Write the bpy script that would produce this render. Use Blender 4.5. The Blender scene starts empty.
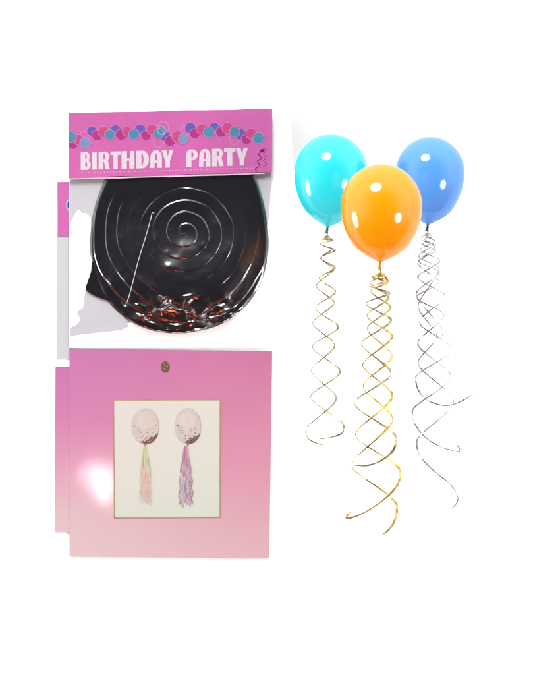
import bpy, bmesh, math, random
import numpy as np
from mathutils import Vector, Matrix, noise as mnoise

random.seed(7)
PI = math.pi
scene = bpy.context.scene
COL = scene.collection
MM = 0.001                 # everything is laid out in millimetres on a white board, X right, Z up, -Y towards the viewer
CX, CZ = 266.5, 337.5      # centre of the board
DIST = 3.0                 # viewing distance in metres
LIT = 2.2                 # diffuse gain of the studio light on a surface facing the viewer


def W(px, py, d=0.0):
    """board millimetres (right, down, height above the board) -> world"""
    return Vector(((px - CX) * MM, -d * MM, (CZ - py) * MM))


def lin(c):
    c = c / 255.0
    return c / 12.92 if c <= 0.04045 else ((c + 0.055) / 1.055) ** 2.4


def alb(r, g, b, gain=LIT):
    return (lin(r) / gain, lin(g) / gain, lin(b) / gain, 1.0)


# ------------------------------------------------------------------ materials
def new_mat(name):
    m = bpy.data.materials.new(name)
    m.use_nodes = True
    nt = m.node_tree
    b = nt.nodes['Principled BSDF']
    return m, nt, b


def add_noise(nt, scale, detail=4.0, rough=0.55):
    tc = nt.nodes.new('ShaderNodeTexCoord')
    n = nt.nodes.new('ShaderNodeTexNoise')
    n.inputs['Scale'].default_value = scale
    n.inputs['Detail'].default_value = detail
    n.inputs['Roughness'].default_value = rough
    nt.links.new(tc.outputs['Object'], n.inputs['Vector'])
    return n


def mottle(nt, b, c, scale, amt, detail=4.0):
    """base colour with a faint print mottling"""
    n = add_noise(nt, scale, detail)
    r = nt.nodes.new('ShaderNodeValToRGB')
    r.color_ramp.elements[0].position = 0.3
    r.color_ramp.elements[1].position = 0.7
    r.color_ramp.elements[0].color = [v * (1 - amt) for v in c[:3]] + [1]
    r.color_ramp.elements[1].color = [min(1, v * (1 + amt)) for v in c[:3]] + [1]
    nt.links.new(n.outputs['Fac'], r.inputs['Fac'])
    nt.links.new(r.outputs['Color'], b.inputs['Base Color'])


def bump(nt, b, scale, strength, dist, detail=3.0, sock='Normal'):
    n = add_noise(nt, scale, detail)
    bp = nt.nodes.new('ShaderNodeBump')
    bp.inputs['Strength'].default_value = strength
    bp.inputs['Distance'].default_value = dist
    nt.links.new(n.outputs['Fac'], bp.inputs['Height'])
    nt.links.new(bp.outputs['Normal'], b.inputs[sock])


def paper(name, c, rough=0.5, spec=0.3, amt=0.04, scale=60, bs=0.15):
    m, nt, b = new_mat(name)
    mottle(nt, b, c, scale, amt)
    b.inputs['Roughness'].default_value = rough
    b.inputs['Specular IOR Level'].default_value = spec
    bump(nt, b, 250, bs, 0.0004)
    return m


M = {}
M['backdrop'] = paper('white_board', (0.93, 0.96, 0.96, 1), 0.8, 0.1, 0.01, 5, 0.02)
M['glare_fill'] = paper('white_glare_fill', (0.9, 0.93, 0.93, 1), 0.6, 0.2, 0.01)
M['slip'] = paper('white_paper', (0.50, 0.50, 0.495, 1), 0.7, 0.1, 0.004)
M['header'] = paper('pink_print', alb(220, 111, 188), 0.45, 0.25, 0.05, 25)
M['header_back'] = paper('pink_print_back', alb(216, 115, 190), 0.45, 0.25, 0.04, 25)
M['white_print'] = paper('white_print', alb(240, 228, 240), 0.5, 0.2, 0.05, 500)
M['outline_print'] = paper('outline_print', alb(236, 160, 214), 0.5, 0.2, 0.03)
M['dot_magenta'] = paper('magenta_print', alb(190, 52, 142), 0.45, 0.25, 0.08, 200)
M['dot_pink'] = paper('rose_print', alb(214, 78, 144), 0.45, 0.25, 0.08, 200)
M['dot_violet'] = paper('violet_print', alb(112, 96, 200), 0.45, 0.25, 0.08, 200)
M['dot_teal'] = paper('teal_print', alb(84, 150, 190), 0.45, 0.25, 0.08, 200)
M['dot_pale'] = paper('pale_blue_print', alb(132, 156, 205), 0.45, 0.25, 0.08, 200)
M['dark_print'] = paper('dark_purple_print', alb(104, 28, 98), 0.45, 0.25, 0.05)
M['blue_print'] = paper('blue_print', alb(48, 84, 186), 0.45, 0.25, 0.05)
M['paleblue_print'] = paper('pale_outline_print', alb(190, 200, 235), 0.45, 0.25, 0.05)
M['film'] = paper('grey_film', alb(215, 222, 229), 0.35, 0.3, 0.03, 30, 0.3)
M['film_pale'] = paper('pale_film', alb(219, 226, 232), 0.35, 0.3, 0.02, 30, 0.3)
M['seam'] = paper('white_seam', alb(243, 232, 244), 0.4, 0.3, 0.03, 90)
M['cream_edge'] = paper('cream', alb(228, 214, 208), 0.5, 0.2, 0.03)
M['knot_teal'] = paper('dark_teal_latex', alb(8, 122, 112), 0.3, 0.4, 0.2, 400)
M['knot_green'] = paper('dark_green_latex', alb(14, 70, 66), 0.3, 0.4, 0.2, 400)
M['steel'], nt, b = new_mat('silver_wire')
b.inputs['Base Color'].default_value = (0.42, 0.41, 0.4, 1)
b.inputs['Metallic'].default_value = 0.6
b.inputs['Roughness'].default_value = 0.35


def card_mat(name, ramps, coat_rough=0.075, amt=0.25, size=(0.2025, 0.208)):
    """ombre print: left and right colour columns, blended across"""
    m, nt, b = new_mat(name)
    tc = nt.nodes.new('ShaderNodeTexCoord')
    nz = add_noise(nt, 9, 2)
    sep = nt.nodes.new('ShaderNodeSeparateXYZ')
    nt.links.new(tc.outputs['Object'], sep.inputs[0])

    def mapr(out, lo, hi, wob):
        mr = nt.nodes.new('ShaderNodeMapRange')
        mr.inputs['From Min'].default_value = lo
        mr.inputs['From Max'].default_value = hi
        nt.links.new(out, mr.inputs['Value'])
        ma = nt.nodes.new('ShaderNodeMath'); ma.operation = 'MULTIPLY_ADD'
        nt.links.new(nz.outputs['Fac'], ma.inputs[0])
        ma.inputs[1].default_value = wob
        nt.links.new(mr.outputs[0], ma.inputs[2])
        sb = nt.nodes.new('ShaderNodeMath'); sb.operation = 'SUBTRACT'
        nt.links.new(ma.outputs[0], sb.inputs[0]); sb.inputs[1].default_value = wob / 2
        return sb.outputs[0]
    v = mapr(sep.outputs['Z'], size[1] / 2, -size[1] / 2, amt)
    u = mapr(sep.outputs['X'], -size[0] / 2, size[0] / 2, amt * 0.6)
    rs = []
    for stops in ramps:
        r = nt.nodes.new('ShaderNodeValToRGB')
        els = r.color_ramp.elements
        while len(els) < len(stops):
            els.new(0.5)
        for e, (p, c) in zip(els, stops):
            e.position = p; e.color = alb(*c, gain=LIT * 0.98)
        nt.links.new(v, r.inputs['Fac'])
        rs.append(r)
    mx = nt.nodes.new('ShaderNodeMix'); mx.data_type = 'RGBA'
    nt.links.new(u, mx.inputs[0])
    nt.links.new(rs[0].outputs['Color'], mx.inputs[6])
    nt.links.new(rs[1].outputs['Color'], mx.inputs[7])
    nt.links.new(mx.outputs[2], b.inputs['Base Color'])
    b.inputs['Roughness'].default_value = 0.36
    b.inputs['Specular IOR Level'].default_value = 0.35
    b.inputs['Coat Weight'].default_value = 0.8
    b.inputs['Coat Roughness'].default_value = coat_rough
    bump(nt, b, 14, 0.14, 0.002, 1.0, 'Coat Normal')
    return m


M['card'] = card_mat('pink_ombre_sheen_print', [
    [(0, (212, 132, 192)), (0.3, (222, 145, 192)), (0.55, (232, 170, 198)), (0.8, (241, 205, 213)), (1, (243, 214, 217))],  # left column: ombre, its pale lower stops also hold a sheen
    [(0, (212, 127, 172)), (0.3, (222, 148, 181)), (0.55, (230, 162, 188)), (0.8, (235, 180, 194)), (1, (238, 194, 202))]])
M['card_back'] = card_mat('pink_ombre_print_back', [
    [(0, (212, 130, 192)), (0.27, (220, 142, 192)), (0.59, (232, 171, 199)), (0.9, (241, 206, 214)), (1, (242, 210, 216))],
    [(0, (212, 130, 192)), (0.27, (220, 142, 192)), (0.59, (232, 171, 199)), (0.9, (241, 206, 214)), (1, (242, 210, 216))]], size=(0.2, 0.165))
M['panel'] = card_mat('cream_print', [
    [(0, (236, 236, 230)), (1, (234, 237, 225))],
    [(0, (233, 235, 226)), (1, (231, 237, 222))]], coat_rough=0.3, size=(0.107, 0.118))
M['gold_line'] = paper('gold_line', alb(196, 166, 118), 0.4, 0.4, 0.12, 80)
M['hole'] = paper('brown_hole', alb(128, 88, 82), 0.6, 0.2, 0.35, 700, 0.4)
M['pale_brown'] = paper('pale_brown', alb(178, 150, 134), 0.6, 0.2, 0.2, 700)
# the printed picture
M['pb_body'], nt, b = new_mat('printed_balloon')
mottle(nt, b, alb(219, 211, 203), 120, 0.06)
b.inputs['Roughness'].default_value = 0.5
M['pb_light'] = paper('printed_light', alb(225, 219, 211), 0.5, 0.2, 0.03, 200)
M['pb_rim'] = paper('printed_rim', alb(206, 190, 184), 0.5, 0.2, 0.12, 200)
M['pb_brown'] = paper('printed_brown', alb(132, 104, 96), 0.5, 0.2, 0.3, 700)
M['pb_speck'] = paper('printed_speck', alb(160, 138, 132), 0.5, 0.2, 0.2, 500)
M['pb_dark'] = paper('printed_dark', alb(104, 76, 72), 0.5, 0.2, 0.2, 500)
for k, c in {'peach': (229, 205, 190), 'blush': (223, 194, 182), 'lemon': (228, 222, 194), 'lime': (212, 216, 178), 'sage': (178, 180, 144),
             'rose': (212, 164, 182), 'plum': (176, 134, 158), 'lilac': (196, 176, 198), 'sky': (190, 200, 208), 'ash': (158, 150, 164),
             'mauve': (205, 172, 190)}.items():
    M['t_' + k] = paper(k + '_print', alb(*c, gain=LIT * 0.96), 0.5, 0.2, 0.06, 300)


def balloon_mat(name, c, c2):
    """latex: a diffuse and a light-passing layer under a glossy skin"""
    m, nt, b = new_mat(name)
    mottle(nt, b, c, 20, 0.05)
    b.inputs['Roughness'].default_value = 0.1
    b.inputs['Specular IOR Level'].default_value = 0.75
    tr = nt.nodes.new('ShaderNodeBsdfTranslucent')
    tr.inputs['Color'].default_value = c2
    mx = nt.nodes.new('ShaderNodeMixShader')
    mx.inputs[0].default_value = 0.45
    nt.links.new(b.outputs[0], mx.inputs[1]); nt.links.new(tr.outputs[0], mx.inputs[2])
    nt.links.new(mx.outputs[0], nt.nodes['Material Output'].inputs['Surface'])
    return m


M['cyan'] = balloon_mat('cyan_latex', (0.03, 0.52, 0.57, 1), (0.03, 0.72, 0.77, 1))
M['orange'] = balloon_mat('orange_latex', (0.57, 0.30, 0.0012, 1), (0.86, 0.42, 0.003, 1))
M['blue'] = balloon_mat('blue_latex', (0.1, 0.31, 0.56, 1), (0.12, 0.40, 0.84, 1))


def foil(name, c1, c2, rough):
    m, nt, b = new_mat(name)
    mottle(nt, b, c1, 170, 0.6, 2)
    b.inputs['Metallic'].default_value = 0.75
    b.inputs['Roughness'].default_value = rough
    return m


M['gold'] = foil('gold_ribbon', (0.36, 0.265, 0.075, 1), None, 0.42)
M['pale_gold'] = foil('pale_gold_ribbon', (0.25, 0.22, 0.115, 1), None, 0.42)
M['silver'] = foil('silver_ribbon', (0.29, 0.305, 0.315, 1), None, 0.42)
M['black_foil'], nt, b = new_mat('black_foil')
mottle(nt, b, (0.003, 0.003, 0.0055, 1), 40, 0.3)
b.inputs['Roughness'].default_value = 0.19
b.inputs['IOR'].default_value = 2.0
bump(nt, b, 60, 0.25, 0.0006, 3)


# ------------------------------------------------------------------ object helpers
def link(name, me, parent=None, loc=None):
    o = bpy.data.objects.new(name, me)
    COL.objects.link(o)
    if parent is not None:
        o.parent = parent
    if loc is not None:
        o.location = loc
    return o


def tag(o, label, cat, group=None, kind=None):
    o['label'] = label
    o['category'] = cat
    if group: o['group'] = group
    if kind: o['kind'] = kind
    return o


def root(name, loc, label, cat, group=None):
    o = bpy.data.objects.new(name, None)
    o.empty_display_size = 0.02
    COL.objects.link(o)
    o.location = loc
    return tag(o, label, cat, group)


class MB:
    """collects faces (world coordinates) into one mesh object"""

    def __init__(self):
        self.v, self.f, self.m, self.mats, self.smooth = [], [], [], [], []

    def mi(self, mat):
        if mat not in self.mats:
            self.mats.append(mat)
        return self.mats.index(mat)

    def add(self, verts, faces, mat, smooth=False):
        n = len(self.v); k = self.mi(mat)
        self.v += [tuple(v) for v in verts]
        for f in faces:
            self.f.append(tuple(i + n for i in f)); self.m.append(k); self.smooth.append(smooth)

    def slab(self, pts, d0, d1, mat):
        """outline in board mm extruded between heights d0 and d1"""
        pts = list(pts)
        area = sum(pts[i][0] * pts[(i + 1) % len(pts)][1] - pts[(i + 1) % len(pts)][0] * pts[i][1] for i in range(len(pts)))
        if area < 0: pts.reverse()
        n = len(pts)
        vs = [W(x, y, d1) for x, y in pts] + [W(x, y, d0) for x, y in pts]
        fs = [tuple(range(n - 1, -1, -1)), tuple(range(n, 2 * n))]
        fs += [(i, (i + 1) % n, n + (i + 1) % n, n + i) for i in range(n)]
        self.add(vs, fs, mat)

    def tube(self, pts, r, mat, n=8):
        pts = [Vector(p) for p in pts]
        vs, fs = [], []
        for i, p in enumerate(pts):
            t = (pts[min(i + 1, len(pts) - 1)] - pts[max(i - 1, 0)]).normalized()
            a = t.cross(Vector((0, 1, 0.01))).normalized(); c = t.cross(a)
            rr = r[i] if hasattr(r, '__len__') else r
            for k in range(n):
                q = 2 * PI * k / n
                vs.append(p + (a * math.cos(q) + c * math.sin(q)) * rr)
        for i in range(len(pts) - 1):
            for k in range(n):
                fs.append((i * n + k, i * n + (k + 1) % n, (i + 1) * n + (k + 1) % n, (i + 1) * n + k))
        fs.append(tuple(range(n))); fs.append(tuple((len(pts) - 1) * n + k for k in range(n - 1, -1, -1)))
        self.add(vs, fs, mat, True)

    def build(self, name, parent=None, origin=None):
        me = bpy.data.meshes.new(name)
        o = Vector(origin) if origin is not None else Vector((0, 0, 0))
        me.from_pydata([tuple(Vector(v) - o) for v in self.v], [], self.f)
        for m in self.mats: me.materials.append(m)
        me.polygons.foreach_set('material_index', self.m)
        me.polygons.foreach_set('use_smooth', self.smooth)
        bm = bmesh.new(); bm.from_mesh(me)
        bmesh.ops.recalc_face_normals(bm, faces=bm.faces)
        bm.to_mesh(me); bm.free()
        ob = bpy.data.objects.new(name, me)
        COL.objects.link(ob)
        if parent is not None:
            base = Vector((0, 0, 0)); q = parent
            while q is not None:
                base += q.location; q = q.parent
            ob.parent = parent
            ob.location = o - base
        else:
            ob.location = o
        return ob


def circle(cx, cy, rx, ry=None, n=28, a0=0, a1=2 * PI):
    ry = ry or rx
    full = abs(a1 - a0 - 2 * PI) < 1e-6
    m = n if full else n + 1
    return [(cx + rx * math.cos(a0 + (a1 - a0) * i / n), cy + ry * math.sin(a0 + (a1 - a0) * i / n)) for i in range(m)]


def fill_shape(loops, d, thick, mat, name, tf):
    """flat lettering with holes: poly curve filled in 2D, extruded, turned into a mesh"""
    cu = bpy.data.curves.new(name, 'CURVE')
    cu.dimensions = '2D'; cu.fill_mode = 'BOTH'; cu.extrude = thick * MM / 2
    for lp in loops:
        s = cu.splines.new('POLY'); s.points.add(len(lp) - 1)
        for p, (x, y) in zip(s.points, lp):
            X, Y = tf(x, y)
            p.co = ((X - CX) * MM, (CZ - Y) * MM, 0, 1)
        s.use_cyclic_u = True
    ob = bpy.data.objects.new(name, cu); COL.objects.link(ob)
    dg = bpy.context.evaluated_depsgraph_get()
    me = bpy.data.meshes.new_from_object(ob.evaluated_get(dg))
    vs = [Vector((v.co.x, -d * MM - v.co.z * 1.0, v.co.y)) for v in me.vertices]
    fs = [tuple(p.vertices) for p in me.polygons]
    bpy.data.objects.remove(ob); bpy.data.curves.remove(cu); bpy.data.meshes.remove(me)
    return vs, fs


# ------------------------------------------------------------------ setting: a white board
mb = MB()
mb.add([(-3, 0, -3), (3, 0, -3), (3, 0, 3), (-3, 0, 3), (-3, 0.02, -3), (3, 0.02, -3), (3, 0.02, 3), (-3, 0.02, 3)],
       [(0, 1, 2, 3), (7, 6, 5, 4), (0, 4, 5, 1), (1, 5, 6, 2), (2, 6, 7, 3), (3, 7, 4, 0)], M['backdrop'])
bd = mb.build('backdrop'); bd['kind'] = 'structure'

# ------------------------------------------------------------------ the packet behind (only its left strip shows)
rk = root('party_packet', W(57, 358, 1), 'second pink topped grey party packet mostly hidden behind the black swirl packet', 'party packet')
mb = MB()
mb.slab([(57.6, 200), (262, 198), (262, 340), (72, 346), (69.6, 358.6), (56.2, 358.8), (56.6, 300)], 0.6, 1.4, M['film_pale'])
mb.build('bag', rk)
mb = MB()
mb.slab([(57.3, 182), (262, 178), (262, 232), (57.6, 236.4)], 1.4, 2.2, M['header_back'])
hb = mb.build('header_card', rk)
mb = MB()
vsh = [(71.5, 199.5), (67.6, 199.8), (66.2, 202), (66.2, 208), (67.8, 210.6), (71.5, 211)]
mb.slab(vsh, 2.22, 2.26, M['paleblue_print'])
mb.slab([(71.5, 201), (68.6, 201), (67.5, 203), (67.5, 207), (68.8, 209), (71.5, 209.4)], 2.28, 2.32, M['blue_print'])
mb.build('lettering', hb)

# ------------------------------------------------------------------ the front packet
pk = root('party_packet', W(170, 336, 3), 'pink topped party packet lettered in white, holding the big black foil swirl', 'party packet')
# bag film: outline as it reads on the board, cut away on the left to stand for white glare
mb = MB()
mb.slab([(69.4, 170), (271.4, 168), (270.4, 347.2), (69.4, 347.6)], 2.4, 2.9, M['glare_fill'])  # added white sheet, shows as glare where the film is cut away
mb.build('glare_sheet', pk)
mb = MB()
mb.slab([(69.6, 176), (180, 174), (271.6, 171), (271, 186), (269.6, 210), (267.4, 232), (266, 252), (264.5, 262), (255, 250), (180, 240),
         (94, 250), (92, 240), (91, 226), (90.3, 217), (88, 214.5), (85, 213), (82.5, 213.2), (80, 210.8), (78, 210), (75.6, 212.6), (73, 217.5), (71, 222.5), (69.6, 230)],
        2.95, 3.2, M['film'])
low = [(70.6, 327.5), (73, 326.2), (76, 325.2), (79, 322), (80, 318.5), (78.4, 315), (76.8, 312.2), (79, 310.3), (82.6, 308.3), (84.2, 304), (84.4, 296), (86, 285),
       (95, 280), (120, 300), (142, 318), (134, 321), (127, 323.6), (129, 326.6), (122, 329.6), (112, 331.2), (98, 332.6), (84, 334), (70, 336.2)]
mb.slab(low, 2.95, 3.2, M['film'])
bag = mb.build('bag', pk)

HQ = [(68.8, 113.6), (272.3, 109.4), (272.0, 172.6), (69.0, 178.2)]
mb = MB()
def hedge(a, b, n, wob):
    return [(a[0] + (b[0] - a[0]) * i / n, a[1] + (b[1] - a[1]) * i / n + wob * mnoise.noise(Vector((a[0] + i * 0.37, a[1], 0)))) for i in range(n)]
out = hedge(HQ[0], HQ[1], 24, 0.5) + hedge(HQ[1], HQ[2], 6, 0.0) + hedge(HQ[2], HQ[3], 24, 0.5) + hedge(HQ[3], HQ[0], 6, 0.0)
mb.slab(out, 7.6, 8.8, M['header'])
hd = mb.build('header_card', pk)
mb = MB()   # pale fold where the card meets the bag
s0 = hedge((69.2, 178.4), (271.6, 172.9), 30, 0.5)
s1 = [(x, y + (1.6 if x < 250 else 1.0) + 0.5 * mnoise.noise(Vector((x * 0.09, 5, 1)))) for x, y in s0]
mb.slab(s0 + s1[::-1], 7.65, 8.2, M['seam'])
mb.build('fold_edge', hd)
# lettering -------------------------------------------------------------
def arc(cx, cy, rx, ry, a0, a1, n=12):
    return [(cx + rx * math.cos(math.radians(a0 + (a1 - a0) * i / n)), cy + ry * math.sin(math.radians(a0 + (a1 - a0) * i / n))) for i in range(n + 1)]
G = {}
G['B'] = [[(0, 0)] + arc(.62, .28, .38, .28, -90, 62, 10) + arc(.58, .75, .32, .25, -40, 90, 8) + [(0, 1)],
          [(.46, .16)] + arc(.52, .30, .13, .14, -90, 90, 8) + [(.46, .44)],
          [(.44, .62)] + arc(.49, .75, .11, .12, -90, 90, 8) + [(.44, .87)]]
G['I'] = [[(0, 0), (1, 0), (1, 1), (0, 1)]]
G['R'] = [[(0, 0), (.42, 0), (.42, .42), (.48, .42), (.60, 0), (1, 0), (.82, .46)] + arc(.56, .72, .40, .28, -45, 90, 10) + [(0, 1)],
          [(.42, .58)] + arc(.48, .72, .12, .14, -90, 90, 8) + [(.42, .86)]]
G['T'] = [[(.28, 0), (.72, 0), (.72, .80), (1, .80), (1, 1), (0, 1), (0, .80), (.28, .80)]]
G['H'] = [[(0, 0), (.42, 0), (.42, .46), (.60, .46), (.60, 0), (1, 0), (1, 1), (.66, 1), (.66, .60), (.42, .60), (.42, 1), (0, 1)]]
G['D'] = [[(0, 0)] + arc(.50, .5, .50, .5, -90, 90, 18) + [(0, 1)],
          [(.42, .17)] + arc(.46, .5, .12, .33, -90, 90, 10) + [(.42, .83)]]
G['A'] = [[(0, 0), (.38, 0), (.38, .30), (.62, .30), (.62, 0), (1, 0)] + [(1, .60)] + arc(.55, .62, .45, .38, 0, 95, 10) + arc(.45, .58, .43, .42, 100, 172, 8),
          [(.40, .44), (.60, .44), (.60, .66)] + arc(.52, .66, .08, .16, 0, 170, 6)]
G['Y'] = [[(.32, 0), (.70, 0), (.70, .36), (1, 1), (.64, 1), (.53, .62), (.40, 1), (0, 1), (.32, .36)]]
G['P'] = [[(0, 0), (.44, 0), (.44, .38)] + arc(.52, .69, .48, .31, -85, 90, 14) + arc(.34, .72, .34, .28, 95, 178, 8),
          [(.44, .54)] + arc(.50, .69, .12, .15, -90, 90, 8) + [(.44, .84)]]
lets = [('B', 81.2, 91.2), ('I', 92.6, 97.2), ('R', 99.0, 110.4), ('T', 110.8, 121.0), ('H', 121.9, 134.8), ('D', 136.4, 149.2), ('A', 150.3, 162.2), ('Y', 161.8, 173.8),
        ('P', 186.6, 198.0), ('A', 199.2, 210.6), ('R', 212.2, 223.8), ('T', 224.2, 235.6), ('Y', 235.8, 248.0)]
mb = MB()
for ch, x0, x1 in lets:
    def tf(x, y, x0=x0, x1=x1):
        X = x0 + (x1 - x0) * x
        base = 170.6 - (X - 81) * 0.0275
        return X, base - 17.7 * y
    vs, fs = fill_shape(G[ch], 8.88, 0.10, M['white_print'], 'letter', tf)
    mb.add(vs, fs, M['white_print'])
x = 80.0
while x < 256:
    y = 173.4 - (x - 81) * 0.0275
    mb.slab(circle(x, y, 0.55, 0.4, 8), 8.83, 8.86, M['white_print'])
    x += 3.1
mb.build('lettering', hd)
# garland of printed dots ----------------------------------------------
T, V, MG, PK_, LB, O = 'dot_teal', 'dot_violet', 'dot_magenta', 'dot_pink', 'dot_pale', None
dots = [(71.6, 138, T), (73.4, 144.2, MG), (79, 140.5, PK_), (85.0, 137.2, O), (85.8, 143.6, LB), (92.4, 131.8, V), (97.6, 136, MG), (104, 132.5, PK_), (110.2, 135.3, T),
        (116, 130.8, V), (121.5, 135.3, MG), (127.7, 131.8, PK_), (134.3, 135, T), (140.5, 130.4, V), (146.3, 136, MG), (152.3, 130.2, PK_),
        (159, 142.2, O), (159, 134, T), (165.5, 137, V), (163.6, 127.4, O), (161.4, 131.6, T), (170.4, 141.6, MG), (177.6, 137, PK_), (183.6, 139.5, LB), (186, 131.4, O), (190.4, 128.6, V),
        (195, 134.3, MG), (201.7, 129.8, PK_), (209, 132.7, T), (214.7, 128.2, V), (221.3, 132.5, MG), (227.6, 128.6, PK_), (234.3, 140, O), (234.8, 132.5, T), (240.6, 135, V),
        (246.3, 140, MG), (251.2, 134.3, PK_), (258.4, 138.8, T)]
order = {T: 4, LB: 4, V: 1, MG: 2, PK_: 3, O: 0}
mb = MB()
for i, (x, y, k) in enumerate(dots):
    d = 8.82 + 0.08 * order[k] + 0.012 * (i % 6)
    r = 5.2 + 0.25 * math.sin(i * 2.1)
    if k is None:
        outer, inner = circle(x, y, r + .35), circle(x, y, r - .25)
        n = len(outer)
        mb.add([W(a, b_, d + .004) for a, b_ in outer] + [W(a, b_, d + .004) for a, b_ in inner],
               [(j, (j + 1) % n, n + (j + 1) % n, n + j) for j in range(n)], M['outline_print'])
    else:
        clipx = lambda q: [(max(a, 69.3), b_) for a, b_ in q]
        mb.slab(clipx(circle(x, y, r + .42)), d, d + .004, M['outline_print'])
        mb.slab(clipx(circle(x, y, r)), d + .006, d + .010, M[k])
for x, y, k in [(161.6, 131.4, T)]:
    outer, inner = circle(x, y, 4.3), circle(x, y, 3.6); n = len(outer)
    mb.add([W(a, b_, 9.4) for a, b_ in outer] + [W(a, b_, 9.4) for a, b_ in inner],
           [(j, (j + 1) % n, n + (j + 1) % n, n + j) for j in range(n)], M['paleblue_print'])
mb.build('dot_garland', hd)
# printed curl at the right ---------------------------------------------
mb = MB()
def stroke(pts, w, mat, d):
    n = len(pts)
    L, R = [], []
    for i, (x, y) in enumerate(pts):
        a = pts[max(i - 1, 0)]; c = pts[min(i + 1, n - 1)]
        tx, ty = c[0] - a[0], c[1] - a[1]; q = math.hypot(tx, ty) or 1
        ww = (w[i] if hasattr(w, '__len__') else w) / 2
        L.append((x - ty / q * ww, y + tx / q * ww)); R.append((x + ty / q * ww, y - tx / q * ww))
    vs = [W(a, b_, d) for a, b_ in L + R]
    mb.add(vs, [(i, i + 1, n + i + 1, n + i) for i in range(n - 1)], mat)
def curlpts(x0, y0, x1, y1, amp, turns, n=50):
    return [(x0 + (x1 - x0) * t + amp * math.sin(2 * PI * turns * t), y0 + (y1 - y0) * t) for t in [i / n for i in range(n + 1)]]
for k, (a, w) in enumerate([((261.6, 149, 256.6, 173, 1.8, 3.2), 0.62), ((264.6, 149.5, 265, 168, 1.4, 2.8), 0.42)]):
    p = curlpts(*a)
    stroke(p, [w * (0.45 + 1.3 * abs(math.sin(i * 0.33 + k))) for i in range(len(p))], M['dark_print'], 8.83 + .02 * k)
mb.slab([(259.6, 150.2), (263.8, 149.4), (264.6, 152.2), (260.6, 153)], 8.88, 8.9, M['dark_print'])
mb.build('printed_curl', hd)

# ------------------------------------------------------------------ black foil swirl inside the packet
OUT = [(109, 174), (101.5, 188), (95.6, 205), (91.8, 222), (90.2, 240), (90.6, 256), (93, 270), (98, 285), (106, 298), (115, 309), (126, 318), (138, 325), (151, 330), (166, 332.8),
       (182, 333.4), (199, 331), (215, 326.8), (228, 320.6), (238, 313), (248, 303.4), (256, 292), (262.6, 278), (266.8, 262), (268.6, 246), (268, 230), (265.6, 212), (261.6, 195), (255, 176),
       (243, 160), (215, 150), (180, 147), (148, 150), (124, 160)]
SC = (185.0, 233.0)
def smooth_closed(pts, n):
    res = []
    m = len(pts)
    for i in range(m):
        p0, p1, p2, p3 = pts[i - 1], pts[i], pts[(i + 1) % m], pts[(i + 2) % m]
        for k in range(n):
            t = k / n
            res.append(tuple(0.5 * (2 * p1[j] + (p2[j] - p0[j]) * t + (2 * p0[j] - 5 * p1[j] + 4 * p2[j] - p3[j]) * t * t + (3 * p1[j] - p0[j] - 3 * p2[j] + p3[j]) * t ** 3) for j in (0, 1)))
    return res
outs = smooth_closed(OUT, 8)
angs = np.array([math.atan2(y - SC[1], x - SC[0]) for x, y in outs])
rads = np.array([math.hypot(x - SC[0], y - SC[1]) for x, y in outs])
o_ = np.argsort(angs); angs = angs[o_]; rads = rads[o_]
NA, NR = 720, 300
th = np.linspace(-PI, PI, NA, endpoint=False)
Rt = np.interp(th, angs, rads, period=2 * PI)
rho = np.linspace(0.002, 1, NR)
TH, RH = np.meshgrid(th, rho)
RR = RH * Rt[None, :]
X = SC[0] + RR * np.cos(TH); Y = SC[1] + RR * np.sin(TH)
def vnoise(x, y, s, seed=0):
    """smooth lattice noise in numpy"""
    rng = np.random.RandomState(seed); g = rng.rand(64, 64)
    u, v = x / s, y / s
    i, j = np.floor(u).astype(int), np.floor(v).astype(int)
    fu, fv = u - i, v - j
    fu = fu * fu * (3 - 2 * fu); fv = fv * fv * (3 - 2 * fv)
    a = g[i % 64, j % 64]; b_ = g[(i + 1) % 64, j % 64]; c = g[i % 64, (j + 1) % 64]; d = g[(i + 1) % 64, (j + 1) % 64]
    return (a * (1 - fu) + b_ * fu) * (1 - fv) + (c * (1 - fu) + d * fu) * fv
pitch = 12.4
ph = RR / pitch - TH / (2 * PI) + 0.45 * (vnoise(X, Y, 45, 3) - 0.5) + 0.12 * (vnoise(X, Y, 14, 31) - 0.5)
fr = ph - np.floor(ph)
edge = 0.12
saw = np.where(fr < 1 - edge, fr / (1 - edge), 0.5 + 0.5 * np.cos((fr - (1 - edge)) / edge * PI))
sm = lambda a, lo, hi: np.clip((a - lo) / (hi - lo), 0, 1) ** 2 * (3 - 2 * np.clip((a - lo) / (hi - lo), 0, 1))
amp = 0.05 + 0.62 * (1 - sm(RR, 30, 62)) + 0.55 * sm(Y, 235, 300) + 0.35 * (1 - sm(X, 100, 160)) * sm(Y, 185, 215)
amp *= 0.08 + 1.9 * vnoise(X, Y, 19, 5) ** 2 + 0.7 * vnoise(X, Y, 7, 15) ** 2
H = amp * saw * sm(RR, 0.5, 5)
H += 0.9 * (vnoise(X, Y, 46, 9) - 0.5) + 0.3 * (vnoise(X, Y, 15, 11) - 0.5)
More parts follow.
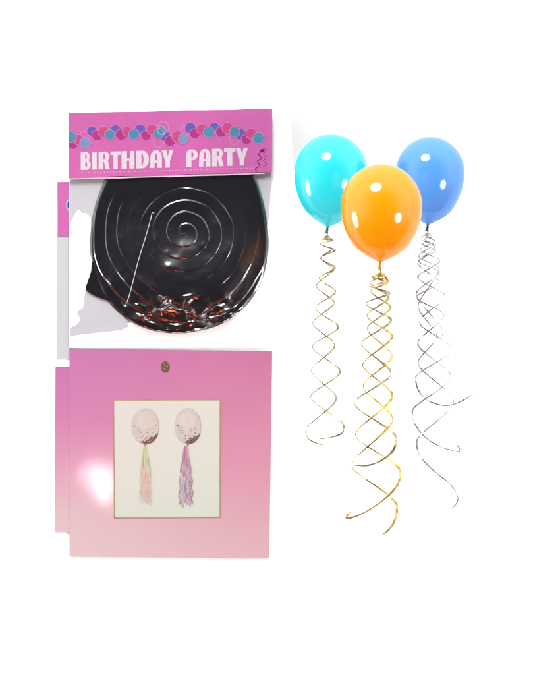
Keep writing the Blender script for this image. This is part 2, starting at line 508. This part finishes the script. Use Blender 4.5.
# crumpled patch along the bottom: little flat facets at random tilts
rng = np.random.RandomState(21)
seeds = np.stack([rng.uniform(100, 265, 170), rng.uniform(276, 340, 170)], 1)
tilt = rng.normal(0, 0.20, (170, 2)); tilt[:, 1] += 0.16
RW = RR + 5 * (vnoise(X, Y, 9, 41) - 0.5) + 1.2 * (vnoise(X, Y, 3.5, 43) - 0.5)
TW = TH + (7 * (vnoise(X, Y, 10, 42) - 0.5) + 1.5 * (vnoise(X, Y, 4, 44) - 0.5)) / np.maximum(RR, 20)
dm = np.full(X.shape, 1e9); best = np.zeros(X.shape, int)
for k, (sx, sy) in enumerate(seeds):
    sr_, st_ = math.hypot(sx - SC[0], sy - SC[1]), math.atan2(sy - SC[1], sx - SC[0])
    dr, dt = RW - sr_, (np.mod(TW - st_ + PI, 2 * PI) - PI) * RR
    ca, sa = math.cos(0.5 * math.sin(k * 1.7)), math.sin(0.5 * math.sin(k * 1.7))
    dd = ((dr * ca + dt * sa) * 1.35) ** 2 + ((-dr * sa + dt * ca) * 0.8) ** 2
    u = dd < dm; dm[u] = dd[u]; best[u] = k
fac = -(tilt[best, 0] * (X - seeds[best, 0]) + tilt[best, 1] * (Y - seeds[best, 1]))
wmask = sm(Y + 14 * (vnoise(X, Y, 12, 51) - 0.5), 288, 314) * sm(X, 112, 136) * (1 - sm(X, 218, 246)) * (0.55 + 0.6 * vnoise(X, Y, 13, 52))
wmask2 = sm(RR, 76, 84) * sm(X, 215, 240) * sm(Y, 262, 280) * 0.12
for k in range(14):     # soft folds rather than breaks between the facets
    fac = 0.4 * fac + 0.15 * (np.roll(fac, 1, 0) + np.roll(fac, -1, 0) + np.roll(fac, 1, 1) + np.roll(fac, -1, 1))
H += 7.0 * sm(Y, 200, 292) * (1 - sm(RH, 0.60, 1.0))
H += fac * np.clip(wmask + wmask2, 0, 1) * (0.75 + 0.6 * vnoise(X, Y, 16, 61))
rim = np.clip((RH - 0.955) / 0.045, 0, 1)
H -= 2.6 * (1 - np.sqrt(np.clip(1 - rim ** 2, 0, 1)))
Dp = np.maximum(4.9 + H, 4.0 + 0.15 * H)
verts = np.stack([(X - CX) * MM, -Dp * MM, (CZ - Y) * MM], -1).reshape(-1, 3)
org = W(185, 333, 3)
verts = verts - np.array(org)[None, :]
faces = []
idx = np.arange(NR * NA).reshape(NR, NA)
a = idx[:-1, :]; b_ = idx[1:, :]
q = np.stack([a, np.roll(a, -1, 1), np.roll(b_, -1, 1), b_], -1).reshape(-1, 4)
n0 = len(verts)
back = np.stack([(X[-1] - CX) * MM, np.full(NA, -3.9 * MM), (CZ - Y[-1]) * MM], -1) - np.array(org)[None, :]
ctr = np.array([[0, 0, 0]], float)
ctr[0] = (np.array(W(SC[0], SC[1], 3.9)) - np.array(org)); ctr2 = np.array(W(SC[0], SC[1], 6.6)) - np.array(org)
verts = np.concatenate([verts, back, ctr, ctr2[None, :]])
faces = [tuple(r) for r in q.tolist()]
last = idx[-1].tolist(); first = idx[0].tolist()
for i in range(NA):
    j = (i + 1) % NA
    faces.append((last[i], last[j], n0 + j, n0 + i))
    faces.append((n0 + i, n0 + j, n0 + NA))
    faces.append((first[j], first[i], n0 + NA + 1))
me = bpy.data.meshes.new('foil_swirl')
me.from_pydata(verts.tolist(), [], faces)
me.materials.append(M['black_foil'])
me.polygons.foreach_set('use_smooth', [True] * len(me.polygons))
bm = bmesh.new(); bm.from_mesh(me); bmesh.ops.recalc_face_normals(bm, faces=bm.faces); bm.to_mesh(me); bm.free()
sw = link('foil_swirl', me, None, org)
tag(sw, 'round black foil hanging swirl with spiral cut, crumpled red glinting lower edge, inside the packet', 'party decoration')
mb = MB()
mb.slab(smooth_closed([(94, 262), (91, 272), (87.4, 283), (85.8, 288), (88, 291.6), (94, 295.4), (101, 298.4), (110, 301), (118, 300), (112, 280)], 5), 4.0, 5.2, M['black_foil'])
mb.build('tail', sw, W(95, 290, 4))

# thin silver hanger wire lying on the swirl
mb = MB()
p = [W(154.6, 213.6, 10.0), W(153.8, 213.0, 10.6), W(152.4, 213.6, 10.6)]
p += [W(152.4 + (127.2 - 152.4) * t + 0.35 * math.sin(9 * t), 213.6 + (303.6 - 213.6) * t, 10.6 + 2.6 * t) for t in [i / 14 for i in range(1, 15)]]
mb.tube(p, 0.36 * MM, M['steel'])
wv = mb.build('hanger_wire', None, W(127, 303.6, 10))
tag(wv, 'thin straight silver wire slanting across the black foil swirl', 'wire')

# ------------------------------------------------------------------ pink cards with the balloon picture
cb = root('picture_card', W(55, 532, 0.4), 'second glossy pink card, mostly hidden behind the one with the balloon picture', 'card', 'glossy pink balloon cards')
mb = MB()
mb.slab([(55.4, 367.4), (250, 368), (250, 531), (54.6, 532)], 0.3, 1.9, M['card_back'])
mb.slab([(55.4, 366.3), (250, 367), (250, 367.9), (55.4, 367.3)], 0.3, 1.2, M['pale_brown'])
mb.build('card_sheet', cb, W(152, 449.5, 1))
cf = root('picture_card', W(170, 557, 1.4), 'glossy pink square card with two printed tasselled balloons in a gold edged panel', 'card', 'glossy pink balloon cards')
def grid_card(q, d_back, d_front, bow, mat, nx=40, ny=40):
    vs, fs = [], []
    for j in range(ny + 1):
        for i in range(nx + 1):
            u, v = i / nx, j / ny
            x = (q[0][0] * (1 - u) + q[1][0] * u) * (1 - v) + (q[3][0] * (1 - u) + q[2][0] * u) * v
            y = (q[0][1] * (1 - u) + q[1][1] * u) * (1 - v) + (q[3][1] * (1 - u) + q[2][1] * u) * v
            vs.append(W(x, y, d_front + bow(u, v)))
    n = nx + 1
    for j in range(ny):
        for i in range(nx):
            fs.append((j * n + i, j * n + i + 1, (j + 1) * n + i + 1, (j + 1) * n + i))
    return vs, fs
CQ = [(69.4, 349.2), (272.2, 351.0), (269.2, 558.2), (69.4, 556.4)]
mb = MB()
vs, fs = grid_card(CQ, 1.95, 2.3, lambda u, v: 0.0, M['card'])
mb.add(vs, fs, M['card'], True)
nb = len(vs)
ring = [i for i in range(41)] + [j * 41 + 40 for j in range(1, 41)] + [40 * 41 + i for i in range(39, -1, -1)] + [j * 41 for j in range(39, 0, -1)]
mb.v += [tuple(vs[i]) for i in ring]; r0 = len(mb.v) - len(ring)
bvs = [Vector((vs[i].x, -1.95 * MM, vs[i].z)) for i in ring]
mb.v += [tuple(v) for v in bvs]; k0 = len(mb.v) - len(bvs)
for i in range(len(ring)):
    j = (i + 1) % len(ring)
    mb.f.append((r0 + i, r0 + j, k0 + j, k0 + i)); mb.m.append(0); mb.smooth.append(False)
mb.f.append(tuple(k0 + i for i in range(len(ring)))); mb.m.append(0); mb.smooth.append(False)
mb.build('card_sheet', cf, W(170.8, 453.7, 1.8))
mb = MB()
mb.slab(circle(165.2, 366.8, 5.1, 6.2, 32), 2.32, 2.36, M['outline_print'])
mb.slab(circle(165.3, 366.9, 4.8, 5.9, 32), 2.38, 2.42, M['hole'])
for x, y, a in [(164, 364, .3), (166.5, 366.5, -.2), (164.5, 369, .4), (167, 363.6, 1.2)]:  # paler brown crescents on the disc
    mb.slab([(x - 2 * math.cos(a), y - 2 * math.sin(a)), (x, y - .5), (x + 2 * math.cos(a), y + 2 * math.sin(a)), (x, y + .3)], 2.43, 2.45, M['pale_brown'])
mb.build('hang_hole', cf)
PQ = [(114.2, 400.6), (219.6, 400.4), (219.4, 516.6), (115.2, 517.2)]
mb = MB()
mb.slab(PQ, 2.34, 2.5, M['panel'])
pn = mb.build('picture_panel', cf, W(167, 459, 2.4))
mb = MB()
def frame(qo, qi, d0, d1, mat):
    for i in range(4):
        j = (i + 1) % 4
        mb.slab([qo[i], qo[j], qi[j], qi[i]], d0, d1, mat)
grow = lambda q, g: [(q[0][0] - g, q[0][1] - g), (q[1][0] + g, q[1][1] - g), (q[2][0] + g, q[2][1] + g), (q[3][0] - g, q[3][1] + g)]
frame(grow(PQ, 1.15), grow(PQ, 0.05), 2.32, 2.6, M['gold_line'])
mb.build('picture_border', pn)

def printed_balloon(cx, cy, rx, ry, seed):
    global mb
    rng = random.Random(seed)
    mb = MB()
    d = 2.53
    mb.slab(circle(cx, cy, rx, ry, 40), d, d + .03, M['pb_rim'])
    mb.slab(circle(cx - .5, cy - .2, rx - .55, ry - .35, 40), d + .04, d + .07, M['pb_body'])
    mb.slab(circle(cx - 1, cy - 5, rx * .62, ry * .5, 30), d + .08, d + .10, M['pb_light'])
    # bed of confetti at the bottom
    pts = circle(cx + 1.5, cy + .3, rx - 1.5, ry - .7, 16, math.radians(22), math.radians(118))
    inn = [(x - .2 + 1.0 * rng.uniform(-1, 1), y - (5.0 * math.sin(PI * i / 16)) * rng.uniform(1.0, 1.35)) for i, (x, y) in enumerate(pts)]
    mb.slab(pts + inn[::-1], d + .11, d + .13, M['pb_brown'])
    for i in range(80):
        a = rng.uniform(-.25, PI + .2); r = rng.uniform(.25, .97) ** .5
        x, y = cx + .4 + (rx - 1.4) * r * math.cos(a), cy + (ry - 1.2) * r * math.sin(a)
        dens = (y - cy) / ry
        if rng.random() > .12 + dens * 1.0: continue
        s = rng.uniform(.25, .75)
        mb.slab(circle(x, y, s, s * .8, 6), d + .15 + .01 * (i % 5), d + .155 + .01 * (i % 5), M[rng.choice(['pb_speck', 'pb_dark', 'pb_brown', 'pb_light'])])
    mb.slab(circle(cx - rx * .8, cy - .4, .7, .9, 8), d + .22, d + .23, M['pb_speck'])
    for i in range(8):
        mb.slab(circle(cx + rng.uniform(-8, 8), cy + rng.uniform(-4, 8), .4, .4, 6), d + .24 + .01 * i, d + .245 + .01 * i, M['pb_speck'])
    mb.slab([(cx - 1.2, cy + ry - .3), (cx + 1.2, cy + ry - .3), (cx + .6, cy + ry + 1.6), (cx - .8, cy + ry + 1.6)], d + .02, d + .05, M['pb_speck'])
    return mb.build('printed_balloon', pn)
def printed_tassel(x0, y0, x1a, x1b, y1, n, mats_top, mats, wav, seed):
    global mb
    rng = random.Random(seed)
    mb = MB()
    for i in range(n):
        t1 = (i + .5) / n
        xe = x1a + (x1b - x1a) * t1 + rng.uniform(-.7, .7)
        xs = x0 + (t1 - .5) * 2.4
        L = rng.uniform(.86, 1.0)
        st = rng.uniform(0, .25) if i % 2 else 0.0
        ph_, fq = rng.uniform(0, 6), rng.uniform(3, 7)
        pts = []
        for k in range(41):
            t = st + (L - st) * k / 40
            sp = min(1, t * 2.3) ** .8
            pts.append((xs + (xe - xs) * (.7 * sp + .3 * t) + wav * t * math.sin(fq * 2 * PI * t + ph_), y0 + (y1 - y0) * t))
        m1 = rng.choice(mats_top); m2 = rng.choice(mats)
        w = [rng.uniform(.4, 1.15) for _ in pts]
        c = rng.randint(13, 20)
        stroke(pts[:c + 1], w[:c + 1], M[m1], 2.54 + i * .012)
        stroke(pts[c:], w[c:], M[m2], 2.54 + i * .012)
    return mb.build('printed_tassel', pn)
printed_balloon(145.4, 426.4, 14.0, 18.1, 3)
printed_balloon(188.0, 426.2, 13.5, 18.1, 4)
printed_tassel(144.8, 445.5, 139.4, 151.2, 506, 22, ['t_lemon', 't_lime', 't_sage', 't_lemon'], ['t_peach', 't_blush', 't_peach', 't_lemon', 't_blush'], .35, 5)
printed_tassel(185.8, 445.5, 178.8, 193.2, 508, 24, ['t_rose', 't_plum', 't_rose', 't_mauve'], ['t_rose', 't_plum', 't_ash', 't_sky', 't_ash', 't_mauve', 't_plum', 't_sky', 't_rose'], 1.3, 6)

# ------------------------------------------------------------------ faint white slip on the board behind the cyan balloon
mb = MB()
mb.slab([(290.2, 108.6), (322.6, 109.8), (321, 150), (314, 171), (293, 170)], 0.3, 0.8, M['slip'])
ps = mb.build('paper_slip', None, W(306, 170, 0.3))
tag(ps, 'faint white paper slip on the board at the upper left of the cyan balloon', 'paper')

# ------------------------------------------------------------------ balloons
def lathe(profile, axis_tilt, n=64):
    """profile: (radius, height) in mm above the tip; tilt about Y in radians"""
    vs, fs = [], []
    R = Matrix.Rotation(axis_tilt, 3, 'Y')
    for r, z in profile:
        for k in range(n):
            q = 2 * PI * k / n
            vs.append(R @ Vector((r * math.cos(q), r * math.sin(q), z)) * MM)
    m = len(profile)
    for i in range(m - 1):
        for k in range(n):
            fs.append((i * n + k, i * n + (k + 1) % n, (i + 1) * n + (k + 1) % n, (i + 1) * n + k))
    fs.append(tuple(range(n - 1, -1, -1))); fs.append(tuple((m - 1) * n + k for k in range(n)))
    return vs, fs
def teardrop(Rm, Ht, n=56):
    """balloon outline: round above, drawn to a blunt point below"""
    zc = Ht - Rm * 1.04
    pr = []
    m = n // 2
    for i in range(m + 1):                       # tip up to the widest ring
        u = 1 - (i / m) ** 1.6
        p = 0.60 + 0.24 * max(0, (u - 0.72) / 0.28) ** 1.5
        pr.append((max(Rm * max(1 - u * u, 0) ** p, 1.5), zc * (1 - u)))
    for i in range(1, m + 1):                    # round top
        a = PI / 2 * i / m
        pr.append((max(Rm * math.cos(a), .02), zc + Rm * 1.04 * math.sin(a)))
    return pr
def ribbon(pts, parent, mats, depth0, wide_side, wmax, wmin, seed, base, tail=()):
    """pts: turning points of one curled strand in board mm; ribbon winds in depth between them"""
    rng = random.Random(seed)
    P, S = [], []
    n = len(pts)
    N = 18
    xs = [p[0] for p in pts]
    for i in range(n - 1):
        (xa, ya), (xb, yb) = pts[i], pts[i + 1]
        for k in range(N + (1 if i == n - 2 else 0)):
            t = k / N
            c = (1 - math.cos(PI * t)) / 2
            # ease the drop near the turning points so that bends stay round
            ty = t - 0.10 * math.sin(2 * PI * t) / (2 * PI) * 2
            amp_ = abs(xb - xa) / 2
            sg = 1 if xb > xa else -1
            P.append(Vector((xa + (xb - xa) * c, -sg * amp_ * 0.85 * math.sin(PI * t), ya + (yb - ya) * ty)))
            side = c if xb > xa else 1 - c
            S.append(side if wide_side > 0 else 1 - side)
    if tail:
        ctrl = [(P[-1].x, P[-1].z - math.hypot(tail[0][0] - P[-1].x, tail[0][1] - P[-1].z)), (P[-1].x, P[-1].z)] + list(tail)
        ctrl.append((2 * ctrl[-1][0] - ctrl[-2][0], 2 * ctrl[-1][1] - ctrl[-2][1]))
        lo, hi = min(xs), max(xs)
        for i in range(1, len(ctrl) - 2):
            p0, p1, p2, p3 = ctrl[i - 1:i + 3]
            for k in range(1, 9):
                t = k / 8
                x, z = (0.5 * (2 * p1[j] + (p2[j] - p0[j]) * t + (2 * p0[j] - 5 * p1[j] + 4 * p2[j] - p3[j]) * t * t + (3 * p1[j] - p0[j] - 3 * p2[j] + p3[j]) * t ** 3) for j in (0, 1))
                P.append(Vector((x, 0.6 * (i - 1 + t), z)))
                side = min(1, max(0, (x - lo) / (hi - lo)))
                S.append(max(.55, side if wide_side > 0 else 1 - side))
    m = len(P)
    # light smoothing of the drop
    for _ in range(6):
        Q = [p.copy() for p in P]
        for i in range(1, m - 1):
            Q[i].z = (P[i - 1].z + 2 * P[i].z + P[i + 1].z) / 4
        P = Q
    rbm = MB()
    vs = []
    tw0 = rng.uniform(0, 6)
    scale = (DIST - depth0 * MM) / DIST
    for i, p in enumerate(P):
        a, c = P[max(i - 1, 0)], P[min(i + 1, m - 1)]
        wp = lambda q_: Vector(((q_.x - CX) * MM * scale, -(depth0 + q_.y) * MM, (CZ - q_.z) * MM * scale))
        t = (wp(c) - wp(a)).normalized()
        tw = 0.5 * math.sin(i * 0.23 + tw0) + 0.35 * math.sin(i * 0.61 + 2 * tw0)
        view = Vector((math.sin(tw), -math.cos(tw), 0.35 * math.sin(tw * 1.7)))
        wd = t.cross(view)
        wd = wd.normalized() if wd.length > 1e-6 else Vector((0, 0, 1))
        nn = wd.cross(t).normalized()
        end = min(1, 0.35 + min(i, m - 1 - i) / 10)
        w = (wmin + (wmax - wmin) * S[i] ** 1.5) * end * (0.85 + .3 * rng.random() * 0.4) * MM
        h = 0.24 * MM
        o = wp(p)
        for sx, sy in ((-1, -1), (1, -1), (1, 1), (-1, 1)):
            vs.append(o + wd * (w / 2 * sx) + nn * (h * sy))
    fs = []
    for i in range(m - 1):
        for k in range(4):
            fs.append((i * 4 + k, i * 4 + (k + 1) % 4, (i + 1) * 4 + (k + 1) % 4, (i + 1) * 4 + k))
    fs.append((0, 1, 2, 3)); fs.append(tuple((m - 1) * 4 + k for k in (3, 2, 1, 0)))
    rbm.add(vs, fs, mats)
    return rbm.build('ribbon', parent, base)

def balloon(name, label, tip, Rm, Ht, tilt, depth, mat, knot_mat, strands, rmat, wide, wmax, wmin, coil, knot_h, tails=()):
    s = (DIST - depth * MM) / DIST
    base = W(0, 0, 0); base = Vector(((tip[0] - CX) * MM * s, -depth * MM, (CZ - tip[1]) * MM * s))
    rt = root('balloon', base, label, 'balloon', 'balloons with curled ribbons')
    vs, fs = lathe(teardrop(Rm * s, Ht * s), tilt)
    b0 = MB(); b0.add([v + base for v in vs], fs, mat, True)
    b0.build('balloon_body', rt, base)
    # neck, tied knot and rolled lip
    b1 = MB()
    pr = [(2.3, 1.2), (1.9, 0.2), (1.45, -1.2), (1.3, -2.2), (1.8, -2.9), (2.0, -3.4), (1.5, -4.0), (1.5, -4.8), (2.1, -5.8), (2.5, -6.6), (2.3, -7.2), (1.2, -7.4)]
    pr = [(r * 0.8, 1.2 + (z - 1.2) * knot_h / 8.6) for r, z in pr][::-1]
    vs, fs = lathe(pr, tilt * 2.0 + 0.05, 20)
    b1.add([v + base for v in vs], fs, knot_mat, True)
    b1.build('neck_knot', rt, base)
    # wound coil of ribbon under the knot
    b2 = MB()
    cx, cy, cr, chh = coil
    n = 70; vs = []
    for i in range(n + 1):
        t = i / n; a = t * 2 * PI * 2.6
        r = cr * (0.45 + 0.55 * t)
        o = Vector((((cx + r * math.cos(a)) - CX) * MM * s, -(depth + r * math.sin(a) * .9) * MM, (CZ - (cy - chh / 2 + chh * t - r * .28 * math.sin(a))) * MM * s))
        w = 1.1
        vs += [o + Vector((0, 0, -w * .5 * MM)), o + Vector((0, 0, w * .5 * MM)), o + Vector((0.25 * MM * math.cos(a), -0.25 * MM * math.sin(a), w * .5 * MM)), o + Vector((0.25 * MM * math.cos(a), -0.25 * MM * math.sin(a), -w * .5 * MM))]
    fs = []
    for i in range(n):
        for k in range(4):
            fs.append((i * 4 + k, i * 4 + (k + 1) % 4, (i + 1) * 4 + (k + 1) % 4, (i + 1) * 4 + k))
    b2.add(vs, fs, rmat[0])
    cc = Vector(((cx - CX) * MM * s, -depth * MM, (CZ - cy) * MM * s))
    lo = base + Vector((math.sin(tilt) * -6 * MM, 0, -5.2 * MM))
    b2.tube([lo, lo.lerp(cc, .5) + Vector((.4 * MM, -.5 * MM, 0)), cc + Vector((cr * .4 * MM, 0, chh * .4 * MM)), cc], .55 * MM, rmat[0])
    b2.build('ribbon_coil', rt, base)
    for i, st in enumerate(strands):
        ribbon(st, rt, rmat[i % len(rmat)], depth, wide, wmax, wmin, 11 * i + len(st), base, tails[i] if i < len(tails) else ())
    return rt

cyan_s = [[(326.7, 236), (332.5, 240), (320.4, 243.7), (335, 250), (320.4, 258), (335, 267.5), (316.4, 286), (334.3, 302.5), (312.8, 323), (334.8, 345), (311.5, 370.5), (336.2, 398), (305.7, 431)],
          [(332, 249), (320.8, 257.6), (333.2, 269), (319, 278), (335.6, 291.5), (315.4, 308), (338.2, 327), (312.4, 346.5), (340.2, 371.5), (310.7, 396.7), (344.2, 427)]]
cyan_t = [[(307, 437), (313, 441.6), (325.4, 446)], [(341.6, 433.4), (333, 436.8), (324, 438.3), (317, 438)]]
orange_s = [[(381, 275), (372.5, 277), (388, 282), (370.8, 290.8), (390.6, 307), (367.2, 328), (392, 355.6), (363.2, 386), (392.6, 418), (352, 465), (396.8, 506)],
            [(384, 275), (388, 281), (370.6, 286.2), (389.4, 293), (366, 303.2), (391, 320), (361.8, 343.2), (391.2, 373), (354.6, 403), (396.2, 438)],
            [(379, 277), (370.8, 282.4), (388.8, 297), (367, 315.6), (392.2, 336), (362.8, 364.5), (392.4, 395), (355.6, 434.6), (400.6, 472)]]
orange_t = [[(396.4, 516), (391, 527), (381.5, 536)], [(394, 449), (384, 459), (368, 465.6), (352, 465)],
            [(398, 484), (388, 496), (372, 508), (358, 515.4), (347, 518.4), (347.6, 515), (351, 511)]]
blue_s = [[(427, 236), (435, 241), (420.6, 249), (440, 260.5), (418, 277), (445, 295.7), (419.3, 321.7), (451.8, 348.6), (415.5, 378)],
          [(424, 238), (435, 246), (418.2, 263), (439.4, 282), (416.8, 297), (444, 314.5), (418, 343), (451, 376), (412.2, 411.7)],
          [(421, 242), (435.6, 250.4), (419, 261), (439.3, 271.7), (416.7, 293), (443, 333), (442, 337)],
          [(422, 240), (434, 244), (419, 256), (439, 268), (418.4, 306), (437, 336), (418.2, 362), (453.8, 400.5), (416.7, 442)]]
blue_t = [[(418, 389), (426, 399.4), (440, 405), (452, 404.8), (462, 400.8), (473, 394)], [(414.4, 423), (424, 436), (438, 445.6), (450, 449.8), (459.4, 451), (458.6, 447), (455.6, 443.8)],
          [], [(418, 451), (424, 461), (436, 472.6), (448, 482), (455.4, 491), (457.8, 498.5), (455, 505), (449.2, 508.5)]]
balloon('balloon', 'cyan balloon with dark teal knot and thin pale gold ribbons, leftmost balloon', (327.6, 227.4), 36.9, 93.2, math.radians(3.6), 72, M['cyan'], M['knot_teal'],
        cyan_s, [M['pale_gold']], 1, 2.2, 1.0, (326.6, 238, 4.4, 3.4), 7.4, cyan_t)
balloon('balloon', 'orange balloon in front of the other two with long gold curled ribbons', (380.2, 262.6), 40.8, 98.8, math.radians(1.4), 240, M['orange'], M['orange'],
        orange_s, [M['gold'], M['pale_gold'], M['gold']], 1, 2.9, 1.1, (380.4, 276.0, 7.4, 4.6), 7.6, orange_t)
balloon('balloon', 'blue balloon with a dark green knot and silver curled ribbons, right of the orange balloon', (427.8, 225.2), 34.8, 88.6, math.radians(2.6), 72, M['blue'], M['knot_green'],
        blue_s, [M['silver']], -1, 2.0, 1.0, (427, 235.6, 5.8, 4.0), 7.4, blue_t)

# ------------------------------------------------------------------ light: shaped white world, three round softboxes, added spots and red lamp
w = bpy.data.worlds.new('World'); scene.world = w; w.use_nodes = True
# world shaped by direction: bright sides, dimmed behind the camera for darker reflections
wn = w.node_tree
wt = wn.nodes.new('ShaderNodeTexCoord'); wsep = wn.nodes.new('ShaderNodeSeparateXYZ')
wn.links.new(wt.outputs['Generated'], wsep.inputs[0])
wr = wn.nodes.new('ShaderNodeMapRange'); wr.interpolation_type = 'SMOOTHSTEP'
wr.inputs['From Min'].default_value = -1.0; wr.inputs['From Max'].default_value = -0.35
wr.inputs['To Min'].default_value = 0.07; wr.inputs['To Max'].default_value = 2.1
wn.links.new(wsep.outputs['Y'], wr.inputs['Value'])
wn.nodes['Background'].inputs[0].default_value = (1, 1, 1, 1)
wz = wn.nodes.new('ShaderNodeMapRange'); wz.interpolation_type = 'SMOOTHSTEP'      # lower part of the world dimmed, tinted red further on
wz.inputs['From Min'].default_value = -0.65; wz.inputs['From Max'].default_value = -0.05
wz.inputs['To Min'].default_value = 0.36; wz.inputs['To Max'].default_value = 1.0
wn.links.new(wsep.outputs['Z'], wz.inputs['Value'])
wm = wn.nodes.new('ShaderNodeMath'); wm.operation = 'MULTIPLY'
wn.links.new(wr.outputs[0], wm.inputs[0]); wn.links.new(wz.outputs[0], wm.inputs[1])
wn.links.new(wm.outputs[0], wn.nodes['Background'].inputs[1])
wc = wn.nodes.new('ShaderNodeValToRGB')
wc.color_ramp.elements[0].color = (1.0, 0.26, 0.17, 1); wc.color_ramp.elements[0].position = 0.4  # red added below for the foil to reflect
wc.color_ramp.elements[1].color = (1, 1, 1, 1); wc.color_ramp.elements[1].position = 0.95
wn.links.new(wz.outputs[0], wc.inputs['Fac']); wn.links.new(wc.outputs['Color'], wn.nodes['Background'].inputs[0])

def aim(o, target):
    o.rotation_euler = (Vector(target) - o.location).to_track_quat('-Z', 'Y').to_euler()
def softbox(name, d, dist, sx, sy, radiance):
    L = bpy.data.lights.new(name, 'AREA'); L.shape = 'ELLIPSE'; L.size = sx; L.size_y = sy
    L.energy = radiance * PI * (PI / 4 * sx * sy)
    o = bpy.data.objects.new(name, L); COL.objects.link(o)
    c = Vector((0.10, -0.06, 0.15))
    o.location = c + Vector(d).normalized() * dist
    aim(o, c); return o
softbox('top_softbox', (-0.255, -0.656, 0.71), 2.2, 1.05, 0.95, 23)
softbox('left_softbox', (-0.947, -0.11, -0.296), 2.4, 0.72, 0.9, 23)
softbox('right_softbox', (0.67, -0.66, -0.32), 2.2, 0.75, 0.58, 23)
def spot(name, loc, target, r, cone, radiance, color=(1, 1, 1), blend=1.0):
    L = bpy.data.lights.new(name, 'SPOT'); L.shadow_soft_size = r; L.spot_size = math.radians(cone); L.spot_blend = blend
    L.energy = radiance * 4 * PI * PI * r * r; L.color = color
    o = bpy.data.objects.new(name, L); COL.objects.link(o)
    o.location = loc; aim(o, target); return o
def mirror_spot(name, px, py, yl, r, cone, radiance):
    p = W(px, py, 4.6); k = 1 + yl / DIST
    spot(name, (p.x * k, -yl, p.z * k), p, r, cone, radiance)
for gx, gy, gr, ge in ((103.5, 471, .007, 100), (102.5, 482, .009, 120), (103.5, 494, .007, 100), (85.5, 474, .006, 90)):  # added narrow spots, each mirrored as glare on the card
    mirror_spot('added_card_spot', gx, gy, 2.0, gr, 2.4, ge)
sb = W(185, 318, 7)
L = bpy.data.lights.new('added_red_lamp', 'AREA'); L.shape = 'RECTANGLE'; L.size = 0.34; L.size_y = 0.20; L.spread = math.radians(7)  # added lamp, unseen, gives the crumpled foil its red glints
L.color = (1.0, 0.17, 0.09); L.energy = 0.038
ro = bpy.data.objects.new('added_red_lamp', L); COL.objects.link(ro)
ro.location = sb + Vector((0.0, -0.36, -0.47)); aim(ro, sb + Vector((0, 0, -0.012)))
sr = W(228, 306, 7)
spot('added_rim_spot', sr + Vector((0.42, -0.55, -0.45)), sr, 0.045, 10, 40, (1, 1, 1), 0.5)  # added spot for white arcs on the swirl's lower right rim

# ------------------------------------------------------------------ camera
cam = bpy.data.cameras.new('camera'); co = bpy.data.objects.new('camera', cam); COL.objects.link(co)
co.location = (0, -DIST, 0); co.rotation_euler = (PI / 2, 0, 0)
cam.sensor_fit = 'VERTICAL'; cam.sensor_height = 24; cam.lens = 24 * DIST / 0.675
cam.clip_start = 0.05; cam.clip_end = 50
scene.camera = co
scene.view_settings.view_transform = 'Standard'
scene.view_settings.look = 'None'
scene.view_settings.exposure = 0.25
scene.view_settings.gamma = 1
